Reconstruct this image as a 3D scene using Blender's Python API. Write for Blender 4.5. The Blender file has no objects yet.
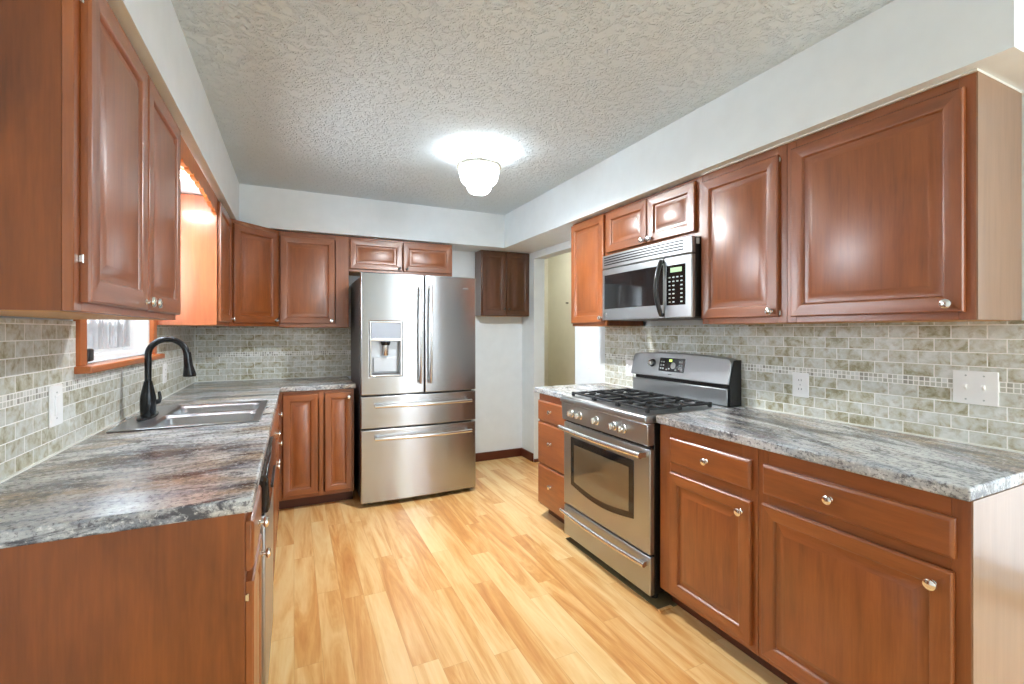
import bpy, bmesh, math, random
from mathutils import Vector, Matrix
random.seed(7)
S = bpy.context.scene
COL = S.collection
PI = math.pi

# ------------------------------------------------------------------ camera, world, light, exposure
F_PX, HORIZON = 460.0, 331.0
YAW = math.atan(218 / 460)
cam = bpy.data.cameras.new('camera'); cam.sensor_width = 36.0
cam.lens = 36.0 * F_PX / 1024; cam.clip_start = 0.05
cam.shift_y = -(342 - HORIZON) / 1024
co = bpy.data.objects.new('camera', cam); COL.objects.link(co)
co.location = (0, 0, 1.317); co.rotation_euler = (PI / 2, 0, -YAW)
S.camera = co
S.view_settings.view_transform = 'Standard'; S.view_settings.look = 'None'
S.view_settings.gamma = 1; S.view_settings.use_curve_mapping = False
S.view_settings.exposure = 1.65
S.cycles.max_bounces = 10; S.cycles.diffuse_bounces = 6; S.cycles.glossy_bounces = 5
S.cycles.transmission_bounces = 6; S.cycles.transparent_max_bounces = 12
S.cycles.sample_clamp_indirect = 6.0; S.cycles.caustics_reflective = False; S.cycles.caustics_refractive = False
S.cycles.use_denoising = True
W = bpy.data.worlds.new('sky'); S.world = W; W.use_nodes = True
W.node_tree.nodes['Background'].inputs[0].default_value = (0.86, 0.93, 1.0, 1)
W.node_tree.nodes['Background'].inputs[1].default_value = 1.6

def area(name, loc, rot, sx, sy, energy, col=(1, 1, 1), spread=PI):
    l = bpy.data.lights.new(name, 'AREA'); l.shape = 'RECTANGLE'; l.size = sx; l.size_y = sy
    l.energy = energy; l.color = col; l.spread = spread
    o = bpy.data.objects.new(name, l); COL.objects.link(o); o.location = loc; o.rotation_euler = rot
    return o
def point(name, loc, energy, col=(1, 1, 1), r=0.03):
    l = bpy.data.lights.new(name, 'POINT'); l.energy = energy; l.color = col; l.shadow_soft_size = r
    o = bpy.data.objects.new(name, l); COL.objects.link(o); o.location = loc
    return o
# daylight by the sink window, plus unseen patio door and dining window inferred from reflections
area('daylight_sink_window', (-0.98, 2.67, 1.77), (0, -PI / 2, 0), 0.5, 0.85, 55, (0.93, 0.97, 1.0))
area('daylight_patio_door', (3.42, -0.3, 1.08), (0, PI / 2, 0), 1.95, 2.1, 2.6, (0.95, 0.98, 1.0))
area('daylight_dining_window', (2.35, -3.14, 1.07), (PI / 2, 0, 0), 1.15, 1.9, 5, (0.95, 0.98, 1.0))
point('hall_fill_light', (2.85, 4.6, 2.2), 7, (1.0, 0.98, 0.94), 0.08)  # unseen fill light, added to brighten the hallway
point('dining_fill_light', (2.0, -1.9, 1.9), 34, (0.93, 0.98, 1.0), 0.12)  # added fill light without a fixture, unseen behind the camera

# ------------------------------------------------------------------ materials
def new_mat(name):
    m = bpy.data.materials.new(name); m.use_nodes = True
    nt = m.node_tree; b = nt.nodes['Principled BSDF']
    return m, nt, b
class N:
    """small node helper"""
    def __init__(s, nt): s.nt = nt
    def n(s, t, **k):
        x = s.nt.nodes.new(t)
        for a, v in k.items(): setattr(x, a, v)
        return x
    def put(s, sock, v):
        if isinstance(v, bpy.types.NodeSocket): s.nt.links.new(v, sock)
        elif v is not None: sock.default_value = v
    def m(s, op, a, b=None, c=None):
        x = s.n('ShaderNodeMath', operation=op)
        for i, v in enumerate((a, b, c)): s.put(x.inputs[i], v)
        return x.outputs[0]
    def vm(s, op, a, b=None):
        x = s.n('ShaderNodeVectorMath', operation=op); s.put(x.inputs[0], a)
        if b is not None: s.put(x.inputs[1], b)
        return x.outputs[0]
    def obj(s): return s.n('ShaderNodeTexCoord').outputs['Object']
    def uv(s): return s.n('ShaderNodeTexCoord').outputs['UV']
    def rnd(s): return s.n('ShaderNodeObjectInfo').outputs['Random']
    def sep(s, v):
        x = s.n('ShaderNodeSeparateXYZ'); s.put(x.inputs[0], v); return x.outputs
    def comb(s, a, b, c):
        x = s.n('ShaderNodeCombineXYZ')
        for i, v in enumerate((a, b, c)): s.put(x.inputs[i], v)
        return x.outputs[0]
    def noise(s, v, scale, detail=3, rough=0.55, dist=0.0):
        x = s.n('ShaderNodeTexNoise'); s.put(x.inputs['Vector'], v)
        x.inputs['Scale'].default_value = scale; x.inputs['Detail'].default_value = detail
        x.inputs['Roughness'].default_value = rough; x.inputs['Distortion'].default_value = dist
        return x.outputs[0]
    def white(s, v):
        x = s.n('ShaderNodeTexWhiteNoise', noise_dimensions='3D'); s.put(x.inputs['Vector'], v); return x.outputs['Value']
    def ramp(s, f, stops, interp='LINEAR'):
        x = s.n('ShaderNodeValToRGB'); s.put(x.inputs[0], f); e = x.color_ramp.elements; x.color_ramp.interpolation = interp
        while len(e) < len(stops): e.new(0.5)
        for i, (p, c) in enumerate(stops):
            e[i].position = p; e[i].color = (*c, 1) if len(c) == 3 else c
        return x.outputs[0]
    def mix(s, f, a, b, bt='MIX'):
        x = s.n('ShaderNodeMix', data_type='RGBA', blend_type=bt); s.put(x.inputs[0], f)
        s.put(x.inputs[6], a if isinstance(a, bpy.types.NodeSocket) else (*a, 1))
        s.put(x.inputs[7], b if isinstance(b, bpy.types.NodeSocket) else (*b, 1))
        return x.outputs[2]
    def bump(s, hgt, strength, dist=0.01):
        x = s.n('ShaderNodeBump'); x.inputs['Strength'].default_value = strength; x.inputs['Distance'].default_value = dist
        s.put(x.inputs['Height'], hgt); return x.outputs[0]
def srgb(r, g, b):
    f = lambda v: (v / 255 / 12.92) if v / 255 <= 0.04045 else ((v / 255 + 0.055) / 1.055) ** 2.4
    return (f(r), f(g), f(b))
def plain(name, col, rough=0.5, metal=0.0, spec=0.5, coat=0.0, bump=None):
    m, nt, b = new_mat(name); k = N(nt)
    # a faint variation so that no surface is perfectly flat in tone
    v = k.noise(k.obj(), 9.0, 2)
    c = k.mix(v, tuple(x * 0.94 for x in col), tuple(min(1, x * 1.05) for x in col))
    nt.links.new(c, b.inputs['Base Color'])
    b.inputs['Roughness'].default_value = rough; b.inputs['Metallic'].default_value = metal
    b.inputs['Specular IOR Level'].default_value = spec; b.inputs['Coat Weight'].default_value = coat
    if bump: nt.links.new(k.bump(k.noise(k.obj(), bump[0], 3), bump[1], bump[2]), b.inputs['Normal'])
    return m
def wood(name, lo, hi, axis='Z', rough=0.36, coat=0.75, blotch=0.5, coat_rough=0.26, spec=0.5):
    m, nt, b = new_mat(name); k = N(nt)
    p = k.vm('ADD', k.obj(), k.comb(k.m('MULTIPLY', k.rnd(), 7.0), k.m('MULTIPLY', k.rnd(), 3.0), k.m('MULTIPLY', k.rnd(), 5.0)))
    st = {'Z': (1, 1, 0.07), 'X': (0.07, 1, 1), 'Y': (1, 0.07, 1)}[axis]
    q = k.vm('MULTIPLY', p, st)
    g1 = k.noise(q, 34, 4, 0.6, 0.4); g2 = k.noise(q, 150, 2, 0.6)
    st2 = tuple(1 if x == 1 else 0.35 for x in st)
    bl = k.noise(k.vm('MULTIPLY', p, st2), 7, 3, 0.6, 0.5)
    f = k.m('ADD', k.m('MULTIPLY', g1, 0.6 * (1 - blotch) + 0.15), k.m('ADD', k.m('MULTIPLY', g2, 0.18), k.m('MULTIPLY', bl, blotch)))
    c = k.ramp(f, [(0.22, lo), (0.74, hi)])
    nt.links.new(c, b.inputs['Base Color'])
    b.inputs['Roughness'].default_value = rough; b.inputs['Coat Weight'].default_value = coat
    b.inputs['Coat Roughness'].default_value = coat_rough; b.inputs['Specular IOR Level'].default_value = spec
    nt.links.new(k.bump(g2, 0.06, 0.002), b.inputs['Normal'])
    return m
def steel(name, col, rough, axis='X', metal=1.0, wave=0.0, aniso=False):
    m, nt, b = new_mat(name); k = N(nt)
    st = {'X': (0.03, 1, 1), 'Z': (1, 1, 0.03)}[axis]
    g = k.noise(k.vm('MULTIPLY', k.obj(), st), 420, 2)
    c = k.mix(g, tuple(x * 0.97 for x in col), tuple(min(1, x * 1.02) for x in col))
    nt.links.new(c, b.inputs['Base Color'])
    b.inputs['Metallic'].default_value = metal
    if axis == 'Z': b.inputs['Roughness'].default_value = rough
    else: nt.links.new(k.m('ADD', rough - 0.04, k.m('MULTIPLY', g, 0.08)), b.inputs['Roughness'])
    h = g
    bmp = k.bump(g, 0.002, 0.0005)
    if wave:
        x = k.n('ShaderNodeBump'); x.inputs['Strength'].default_value = wave; x.inputs['Distance'].default_value = 0.02
        k.put(x.inputs['Height'], k.noise(k.vm('MULTIPLY', k.obj(), (1, 1, 0.05)), 5.5, 1)); bmp = x.outputs[0]
    nt.links.new(bmp, b.inputs['Normal'])
    if axis == 'Z' or aniso:
        tg = k.n('ShaderNodeTangent', direction_type='RADIAL', axis='Z'); nt.links.new(tg.outputs[0], b.inputs['Tangent'])
        b.inputs['Anisotropic'].default_value = 0.75; b.inputs['Anisotropic Rotation'].default_value = 0.25
    return m
def granite(name, ang, seed):
    m, nt, b = new_mat(name); k = N(nt)
    r = k.n('ShaderNodeVectorRotate', rotation_type='Z_AXIS'); k.put(r.inputs['Vector'], k.obj()); r.inputs['Angle'].default_value = ang
    p = k.vm('ADD', r.outputs[0], (seed, seed * 0.7, 0))
    q = k.vm('MULTIPLY', p, (1, 0.34, 1))
    big = k.noise(q, 7.5, 5, 0.66, 0.9); fine = k.noise(q, 44, 6, 0.78, 0.5)
    a = k.m('ADD', k.m('MULTIPLY', big, 0.68), k.m('MULTIPLY', fine, 0.32))
    base = k.ramp(a, [(0.36, srgb(42, 45, 56)), (0.43, srgb(104, 107, 114)), (0.48, srgb(164, 167, 168)), (0.55, srgb(202, 204, 202)), (0.65, srgb(230, 232, 233))])
    t = k.noise(k.vm('ADD', q, (5, 2, 1)), 4.0, 4, 0.65, 0.8)
    tan = k.mix(k.ramp(t, [(0.46, (0, 0, 0)), (0.60, (0.9,) * 3)]), base, srgb(206, 178, 146), 'MULTIPLY')
    tan2 = k.mix(k.ramp(k.noise(k.vm('ADD', q, (4, 9, 2)), 5, 5, 0.7), [(0.54, (0, 0, 0)), (0.68, (0.38,) * 3)]), tan, srgb(186, 152, 136))
    cool = k.mix(k.ramp(k.noise(k.vm('ADD', q, (1, 6, 7)), 4.5, 3, 0.6), [(0.50, (0, 0, 0)), (0.66, (0.5,) * 3)]), tan2, srgb(176, 186, 198))
    v = k.noise(k.vm('ADD', q, (8, 3, 6)), 13, 7, 0.78, 0.6)
    vein = k.mix(k.ramp(v, [(0.37, (0.9,) * 3), (0.46, (0, 0, 0))]), cool, srgb(48, 50, 60))
    sp = k.noise(p, 85, 3, 0.7)
    spk = k.mix(k.ramp(sp, [(0.37, (0.75,) * 3), (0.46, (0, 0, 0))]), vein, srgb(78, 76, 84))
    spw = k.mix(k.ramp(sp, [(0.57, (0, 0, 0)), (0.70, (0.6,) * 3)]), spk, srgb(238, 238, 238))
    nt.links.new(spw, b.inputs['Base Color'])
    b.inputs['Roughness'].default_value = 0.22; b.inputs['Specular IOR Level'].default_value = 0.5
    return m
def tiles(name, w, h, off, kind):
    """ceramic tile laid out in metres by UV; each tile has its own tone"""
    m, nt, b = new_mat(name); k = N(nt)
    u = k.sep(k.uv())
    row = k.m('FLOOR', k.m('DIVIDE', u[1], h))
    sh = k.m('MULTIPLY', k.m('MODULO', k.m('ABSOLUTE', row), 2.0), off * w)
    us = k.m('DIVIDE', k.m('ADD', u[0], sh), w); vs = k.m('DIVIDE', u[1], h)
    ci = k.m('FLOOR', us)
    fu = k.m('SUBTRACT', us, ci); fv = k.m('SUBTRACT', vs, row)
    g = 0.0020
    du = k.m('MULTIPLY', k.m('MINIMUM', fu, k.m('SUBTRACT', 1.0, fu)), w)
    dv = k.m('MULTIPLY', k.m('MINIMUM', fv, k.m('SUBTRACT', 1.0, fv)), h)
    d = k.m('MINIMUM', du, dv)
    tile = k.ramp(k.m('DIVIDE', d, g), [(0.75, (0, 0, 0)), (1.0, (1, 1, 1))])
    idn = k.white(k.comb(ci, row, 1.3)); idn2 = k.white(k.comb(ci, row, 8.1))
    pos = k.comb(u[0], u[1], k.m('MULTIPLY', idn, 6.0))
    if kind == 'slate':
        n1 = k.noise(pos, 26, 4, 0.65, 0.4)
        base = k.ramp(k.m('ADD', k.m('ADD', -0.02, k.m('MULTIPLY', n1, 1.08)), k.m('MULTIPLY', k.m('SUBTRACT', idn2, 0.5), 0.20)),
                      [(0.25, srgb(138, 130, 98)), (0.37, srgb(172, 168, 142)), (0.46, srgb(196, 195, 178)), (0.58, srgb(208, 211, 204)), (0.75, srgb(225, 228, 224))])
        base = k.mix(k.ramp(k.noise(k.vm('ADD', pos, (3, 1, 2)), 40, 3, 0.6), [(0.55, (0, 0, 0)), (0.72, (0.5,) * 3)]), base, srgb(158, 138, 102))
    else:
        base = k.ramp(idn, [(0.0, srgb(150, 150, 142)), (0.3, srgb(190, 190, 178)), (0.7, srgb(214, 216, 210)), (1.0, srgb(232, 234, 232))])
    c = k.mix(tile, srgb(252, 252, 249), base)
    nt.links.new(c, b.inputs['Base Color'])
    b.inputs['Roughness'].default_value = 0.33
    hgt = k.ramp(k.m('DIVIDE', d, g * 1.8), [(0.3, (0, 0, 0)), (1.0, (1, 1, 1))])
    nt.links.new(k.bump(hgt, 0.5, 0.002), b.inputs['Normal'])
    return m
def floor_mat():
    m, nt, b = new_mat('laminate_floor'); k = N(nt)
    p = k.sep(k.obj()); w, L = 0.105, 0.95
    row = k.m('FLOOR', k.m('DIVIDE', p[0], w))
    sh = k.m('MULTIPLY', k.white(k.comb(row, 3.0, 0.5)), L)
    ys = k.m('DIVIDE', k.m('ADD', p[1], sh), L); ci = k.m('FLOOR', ys)
    idn = k.white(k.comb(row, ci, 2.0)); id2 = k.white(k.comb(row, ci, 5.0))
    q = k.comb(k.m('ADD', p[0], k.m('MULTIPLY', idn, 9.0)), k.m('MULTIPLY', p[1], 0.09), k.m('MULTIPLY', id2, 5.0))
    g = k.noise(q, 11, 4, 0.6, 1.6); g2 = k.noise(q, 130, 2, 0.6, 0.3)
    f = k.m('ADD', k.m('MULTIPLY', g, 0.85), k.m('ADD', k.m('MULTIPLY', g2, 0.12), k.m('MULTIPLY', idn, 0.22)))
    c = k.ramp(f, [(0.38, srgb(240, 208, 152)), (0.55, srgb(233, 190, 128)), (0.68, srgb(218, 160, 94)), (0.88, srgb(192, 124, 64))])
    fx = k.m('SUBTRACT', k.m('DIVIDE', p[0], w), row); fy = k.m('SUBTRACT', ys, ci)
    dx = k.m('MULTIPLY', k.m('MINIMUM', fx, k.m('SUBTRACT', 1.0, fx)), w)
    dy = k.m('MULTIPLY', k.m('MINIMUM', fy, k.m('SUBTRACT', 1.0, fy)), L)
    d = k.m('MINIMUM', dx, dy)
    c = k.mix(k.ramp(k.m('DIVIDE', d, 0.0012), [(0.4, (0.45,) * 3), (1.0, (0, 0, 0))]), c, srgb(176, 120, 68))
    nt.links.new(c, b.inputs['Base Color'])
    b.inputs['Roughness'].default_value = 0.30; b.inputs['Specular IOR Level'].default_value = 0.45
    nt.links.new(k.bump(g2, 0.04, 0.002), b.inputs['Normal'])
    return m
def ceiling_mat():
    m, nt, b = new_mat('stomped_ceiling'); k = N(nt)
    p = k.obj()
    s1 = k.noise(p, 30, 3, 0.55, 0.5); s2 = k.noise(k.vm('ADD', p, (3, 7, 0)), 30, 2, 0.5, 1.0)
    ridge = k.m('SUBTRACT', 1.0, k.m('MULTIPLY', k.m('ABSOLUTE', k.m('SUBTRACT', s2, 0.5)), 7.0))
    hgt = k.m('MULTIPLY', k.m('MAXIMUM', ridge, 0.0), k.ramp(s1, [(0.42, (0, 0, 0)), (0.56, (1, 1, 1))]))
    b.inputs['Base Color'].default_value = (*srgb(216, 230, 237), 1)
    b.inputs['Roughness'].default_value = 0.8
    nt.links.new(k.bump(hgt, 0.75, 0.011), b.inputs['Normal'])
    return m
def pane_mat(name, tint=(0.95, 0.98, 1.0)):
    m, nt, b = new_mat(name); k = N(nt); nt.nodes.remove(b)
    t = k.n('ShaderNodeBsdfTransparent'); t.inputs[0].default_value = (*tint, 1)
    g = k.n('ShaderNodeBsdfGlossy'); g.inputs['Roughness'].default_value = 0.02
    fr = k.n('ShaderNodeFresnel'); fr.inputs[0].default_value = 1.45
    mx = k.n('ShaderNodeMixShader'); nt.links.new(fr.outputs[0], mx.inputs[0]); nt.links.new(t.outputs[0], mx.inputs[1]); nt.links.new(g.outputs[0], mx.inputs[2])
    nt.links.new(mx.outputs[0], nt.nodes['Material Output'].inputs[0])
    return m
def sheer_mat():
    m, nt, b = new_mat('sheer_curtain'); k = N(nt); nt.nodes.remove(b)
    t = k.n('ShaderNodeBsdfTransparent'); tr = k.n('ShaderNodeBsdfTranslucent'); tr.inputs[0].default_value = (0.82, 0.84, 0.86, 1)
    d = k.n('ShaderNodeBsdfDiffuse'); d.inputs[0].default_value = (0.82, 0.84, 0.86, 1)
    a = k.n('ShaderNodeMixShader'); a.inputs[0].default_value = 0.5; nt.links.new(tr.outputs[0], a.inputs[1]); nt.links.new(d.outputs[0], a.inputs[2])
    mx = k.n('ShaderNodeMixShader'); k.put(mx.inputs[0], k.ramp(k.noise(k.vm('MULTIPLY', k.obj(), (0, 1, 0)), 28, 2), [(0.4, (0.45,) * 3), (0.6, (0.95,) * 3)])); nt.links.new(t.outputs[0], mx.inputs[1]); nt.links.new(a.outputs[0], mx.inputs[2])
    nt.links.new(mx.outputs[0], nt.nodes['Material Output'].inputs[0])
    return m
def glow(name, col, strength):
    m, nt, b = new_mat(name)
    b.inputs['Base Color'].default_value = (*col, 1); b.inputs['Emission Color'].default_value = (*col, 1)
    b.inputs['Emission Strength'].default_value = strength; b.inputs['Roughness'].default_value = 0.3
    return m

W_LO, W_HI = srgb(88, 43, 15), srgb(158, 88, 40)
M = dict(
    wood=wood('cherry_wood', W_LO, W_HI, 'Z'),
    woodx=wood('cherry_wood_rail', W_LO, W_HI, 'X'),
    veneer=wood('cherry_veneer', srgb(66, 32, 9), srgb(138, 76, 32), 'Z', 0.42, 0.1, 0.6),
    laminate_end=wood('glossy_end_panel', srgb(122, 92, 70), srgb(156, 122, 96), 'Z', 0.34, 0.6, 0.4, 0.1),
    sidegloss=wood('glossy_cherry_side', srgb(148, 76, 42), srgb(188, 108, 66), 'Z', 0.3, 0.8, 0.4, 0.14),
    darkwood=wood('walnut_wood', srgb(48, 23, 6), srgb(100, 55, 19), 'Z', 0.28, 0.8),
    kick=wood('toe_kick_wood', srgb(58, 26, 10), srgb(92, 44, 20), 'X', 0.5, 0.0),
    oak=wood('orange_oak', srgb(138, 70, 24), srgb(190, 108, 52), 'Y', 0.35, 0.2),
    oakz=wood('orange_oak_upright', srgb(138, 70, 24), srgb(190, 108, 52), 'Z', 0.35, 0.2),
    inner=plain('cabinet_underside', srgb(196, 146, 84), 0.5),
    wall=plain('white_paint', srgb(231, 239, 243), 0.55, bump=(160, 0.05, 0.002)),
    beige=plain('beige_paint', srgb(206, 202, 184), 0.6),
    trimw=plain('white_trim', srgb(238, 240, 240), 0.4),
    base=wood('mahogany_baseboard', srgb(58, 20, 10), srgb(96, 40, 22), 'X', 0.35, 0.2),
    plastic=plain('white_plastic', srgb(250, 252, 253), 0.35),
    slotm=plain('dark_slot', (0.02, 0.02, 0.02), 0.6),
    nickel=plain('polished_nickel', (0.80, 0.79, 0.76), 0.14, 1.0),
    bronze=plain('dark_pewter_knob', (0.10, 0.085, 0.07), 0.3, 1.0),
    steelx=steel('brushed_steel', (0.44, 0.46, 0.47), 0.34, 'X'),
    steelz=steel('brushed_steel_fridge', (0.45, 0.46, 0.47), 0.27, 'Z', 1.0, 0.12),
    steelh=steel('satin_steel', (0.74, 0.74, 0.73), 0.22, 'X'),
    sinkm=steel('sink_steel', (0.46, 0.49, 0.52), 0.3, 'X'),
    greycase=plain('grey_case', srgb(86, 84, 84), 0.4),
    black=plain('black_enamel', (0.012, 0.012, 0.013), 0.28),
    blackgl=plain('black_glass', (0.010, 0.011, 0.012), 0.06, spec=0.6),
    ovengl=plain('oven_glass', (0.22, 0.18, 0.12), 0.05, 0.55, spec=1.0),
    iron=plain('cast_iron', (0.018, 0.019, 0.021), 0.45, bump=(220, 0.15, 0.001)),
    faucet=plain('oil_rubbed_black', (0.020, 0.022, 0.025), 0.22, 0.6, 0.6),
    keys=plain('grey_keys', srgb(190, 195, 195), 0.5),
    panelblue=plain('dispenser_display', srgb(140, 146, 154), 0.4),
    cavity=plain('dispenser_cavity', srgb(176, 180, 184), 0.35, 0.4),
    brass=plain('brass', (0.80, 0.62, 0.30), 0.25, 1.0),
    caulk=plain('white_caulk', srgb(234, 236, 230), 0.5),
    ply=plain('bare_subfloor', srgb(112, 98, 66), 0.8),
    rubber=plain('black_rubber', (0.02, 0.02, 0.02), 0.7),
    granL=granite('granite_laminate_left', -1.66, 3.0),
    granR=granite('granite_laminate_right', 0.25, 11.0),
    slate=tiles('slate_tile', 0.098, 0.0487, 0.5, 'slate'),
    mosaic=tiles('glass_mosaic', 0.0172, 0.0172, 0.0, 'mosaic'),
    floor=floor_mat(), ceil=ceiling_mat(), pane=pane_mat('window_glass'), sheer=sheer_mat(),
    frost=plain('frosted_rim_glass', srgb(176, 172, 158), 0.25), lampglass=glow('lit_lamp_glass', (0.94, 0.975, 1.0), 2.6), bulb=glow('lit_bulb', (1.0, 0.95, 0.86), 25.0),
    tube=glow('lit_sink_lamp', (0.98, 0.98, 1.0), 16.0), lcd=glow('green_lcd', srgb(170, 200, 90), 0.9), lcd2=glow('pale_green_lcd', srgb(150, 178, 140), 0.28),
    siding=plain('grey_siding', srgb(120, 128, 136), 0.7), grass=plain('lawn', srgb(110, 128, 80), 0.9), concrete=plain('patio_concrete', srgb(190, 188, 182), 0.9),
)

M['laminate_end'].node_tree.nodes['Principled BSDF'].inputs['Coat IOR'].default_value = 1.55

# ------------------------------------------------------------------ mesh builder
class MB:
    def __init__(s): s.bm = bmesh.new(); s.mi = 0
    def _face(s, vs):
        try:
            f = s.bm.faces.new(vs); f.material_index = s.mi; return f
        except ValueError: return None
    def box(s, x0, x1, y0, y1, z0, z1, nx=1, nz=1):
        xs = [x0 + (x1 - x0) * i / nx for i in range(nx + 1)]; zs = [z0 + (z1 - z0) * i / nz for i in range(nz + 1)]
        return s.cells(xs, zs, set(), y0, y1)
    def cells(s, xs, zs, skip, y0, y1, swap=None):
        """a solid plate between y0 and y1 made of the cells of a grid; cells in skip are holes. swap maps (x,y,z)."""
        V = {}
        def v(i, j, k):
            if (i, j, k) not in V:
                c = (xs[i], (y0, y1)[k], zs[j]); V[i, j, k] = s.bm.verts.new(swap(*c) if swap else c)
            return V[i, j, k]
        nx, nz = len(xs) - 1, len(zs) - 1
        on = lambda i, j: 0 <= i < nx and 0 <= j < nz and (i, j) not in skip
        for i in range(nx):
            for j in range(nz):
                if not on(i, j): continue
                s._face([v(i, j, 0), v(i + 1, j, 0), v(i + 1, j + 1, 0), v(i, j + 1, 0)])
                s._face([v(i, j, 1), v(i, j + 1, 1), v(i + 1, j + 1, 1), v(i + 1, j, 1)])
                if not on(i - 1, j): s._face([v(i, j, 0), v(i, j + 1, 0), v(i, j + 1, 1), v(i, j, 1)])
                if not on(i + 1, j): s._face([v(i + 1, j, 0), v(i + 1, j, 1), v(i + 1, j + 1, 1), v(i + 1, j + 1, 0)])
                if not on(i, j - 1): s._face([v(i, j, 0), v(i, j, 1), v(i + 1, j, 1), v(i + 1, j, 0)])
                if not on(i, j + 1): s._face([v(i, j + 1, 0), v(i + 1, j + 1, 0), v(i + 1, j + 1, 1), v(i, j + 1, 1)])
        return s
    def prism(s, pts, a, b, axis='y'):
        """outline pts (2-D) extruded from a to b along axis"""
        mk = {'y': lambda p, t: (p[0], t, p[1]), 'z': lambda p, t: (p[0], p[1], t), 'x': lambda p, t: (t, p[0], p[1])}[axis]
        A = [s.bm.verts.new(mk(p, a)) for p in pts]; B = [s.bm.verts.new(mk(p, b)) for p in pts]
        s._face(A); s._face(B[::-1]); n = len(pts)
        for i in range(n): s._face([A[i], B[i], B[(i + 1) % n], A[(i + 1) % n]])
        return s
    def lathe(s, prof, o=(0, 0, 0), axis='z', n=24, rib=0.0):
        """prof: (radius, height) pairs"""
        rings = []
        for r, h in prof:
            ring = []
            for i in range(n):
                a = 2 * PI * i / n; rr = max(r * (1 + (rib if i % 2 else -rib)), 1e-5); c, d = rr * math.cos(a), rr * math.sin(a)
                p = {'z': (c, d, h), 'y': (c, -h, d), 'x': (h, c, d)}[axis]      # axis 'y' grows towards -y
                ring.append(s.bm.verts.new((p[0] + o[0], p[1] + o[1], p[2] + o[2])))
            rings.append(ring)
        for a, b in zip(rings, rings[1:]):
            for i in range(n): s._face([a[i], a[(i + 1) % n], b[(i + 1) % n], b[i]])
        s._face(rings[0][::-1]); s._face(rings[-1])
        return s
    def tube(s, pts, r, n=12, caps=True):
        rs = r if isinstance(r, (list, tuple)) else [r] * len(pts); P = [Vector(p) for p in pts]; rings = []; ref = None
        for i, p in enumerate(P):
            t = (P[min(i + 1, len(P) - 1)] - P[max(i - 1, 0)]).normalized()
            if ref is None:
                ref = Vector((0, 0, 1)) if abs(t.z) < 0.9 else Vector((1, 0, 0))
            a = t.cross(ref).normalized(); b = a.cross(t).normalized(); ref = b
            rings.append([s.bm.verts.new(p + rs[i] * (math.cos(2 * PI * k / n) * a + math.sin(2 * PI * k / n) * b)) for k in range(n)])
        for a, b in zip(rings, rings[1:]):
            for i in range(n): s._face([a[i], a[(i + 1) % n], b[(i + 1) % n], b[i]])
        if caps: s._face(rings[0][::-1]); s._face(rings[-1])
        return s
    def rects(s, x0, x1, z0, z1, prof, rail_mat=None):
        """nested rectangles (inset, y) lofted into a door; the last one is filled; the first one closed at the back"""
        L = []
        for ins, y in prof:
            L.append([s.bm.verts.new(p) for p in ((x0 + ins, y, z0 + ins), (x1 - ins, y, z0 + ins), (x1 - ins, y, z1 - ins), (x0 + ins, y, z1 - ins))])
        s._face(L[0][::-1])
        for a, b in zip(L, L[1:]):
            for i in range(4):
                f = s._face([a[i], a[(i + 1) % 4], b[(i + 1) % 4], b[i]])
                if f and rail_mat is not None and i in (0, 2): f.material_index = rail_mat
        s._face(L[-1])
        return s
    def warp(s, fn):
        for v in s.bm.verts: v.co = fn(v.co)
        return s
    def build(s, name, mats, parent=None, bevel=0.0, smooth=False, seg=2, loc=None):
        bmesh.ops.recalc_face_normals(s.bm, faces=s.bm.faces)
        me = bpy.data.meshes.new(name); s.bm.to_mesh(me); s.bm.free()
        for m in (mats if isinstance(mats, (list, tuple)) else [mats]): me.materials.append(m)
        if smooth or bevel:
            for p in me.polygons: p.use_smooth = True
            me.set_sharp_from_angle(angle=math.radians(38))
        o = bpy.data.objects.new(name, me); COL.objects.link(o)
        if parent: o.parent = parent
        if loc: o.location = loc
        if bevel:
            b = o.modifiers.new('bevel', 'BEVEL'); b.width = bevel; b.segments = seg; b.limit_method = 'ANGLE'; b.angle_limit = math.radians(40)
            b.harden_normals = False
        return o
def tag(o, label, cat, group=None):
    o['label'] = label; o['category'] = cat
    if group: o['group'] = group
    return o
def thing(name, label, cat, loc, rz=0.0, group=None):
    o = bpy.data.objects.new(name, None); COL.objects.link(o); o.location = loc; o.rotation_euler = (0, 0, rz)
    o.empty_display_size = 0.1
    return tag(o, label, cat, group)
def struct(o):
    o['kind'] = 'structure'; return o
ROT = {'R': -PI / 2, 'F': 0.0, 'L': PI / 2}

# ------------------------------------------------------------------ room shell
XL, XR, YF, ZC, ZS = -0.715, 2.18, 4.35, 2.424, 2.111
XD, YB = 3.3, -3.0           # dining room right wall, back wall
HY = 5.75                    # far end of the hallway
swapX = lambda x, y, z: (y, x, z)      # plate lying in the YZ plane: cells x->Y, y->X
swapZ = lambda x, y, z: (x, z, y)      # plate lying in the XY plane: cells x->X, z->Y, y->Z
struct(MB().box(XL - 0.2, XD + 0.2, YB - 0.2, HY + 0.2, -0.05, 0).build('floor', M['floor']))
struct(MB().box(XL - 0.2, XD + 0.2, YB - 0.2, HY + 0.2, ZC, ZC + 0.06).build('ceiling', M['ceil']))
WY0, WY1, WZ0, WZ1 = 2.225, 3.12, 1.19, 2.03
struct(MB().cells([YB - 0.15, WY0, WY1, YF + 0.15], [0, WZ0, WZ1, ZC], {(1, 1)}, XL - 0.16, XL, swapX).build('wall_left', M['wall']))
struct(MB().box(XL, XR + 0.12, YF, YF + 0.12, 0, ZC).build('wall_far', M['wall']))
OY0, OY1, OZ = 3.335, 4.085, 2.045
o = struct(MB().cells([0.5, OY0, OY1, YF], [0, OZ, ZC], {(1, 0)}, XR, XR + 0.12, swapX).build('wall_right', M['wall']))
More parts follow.
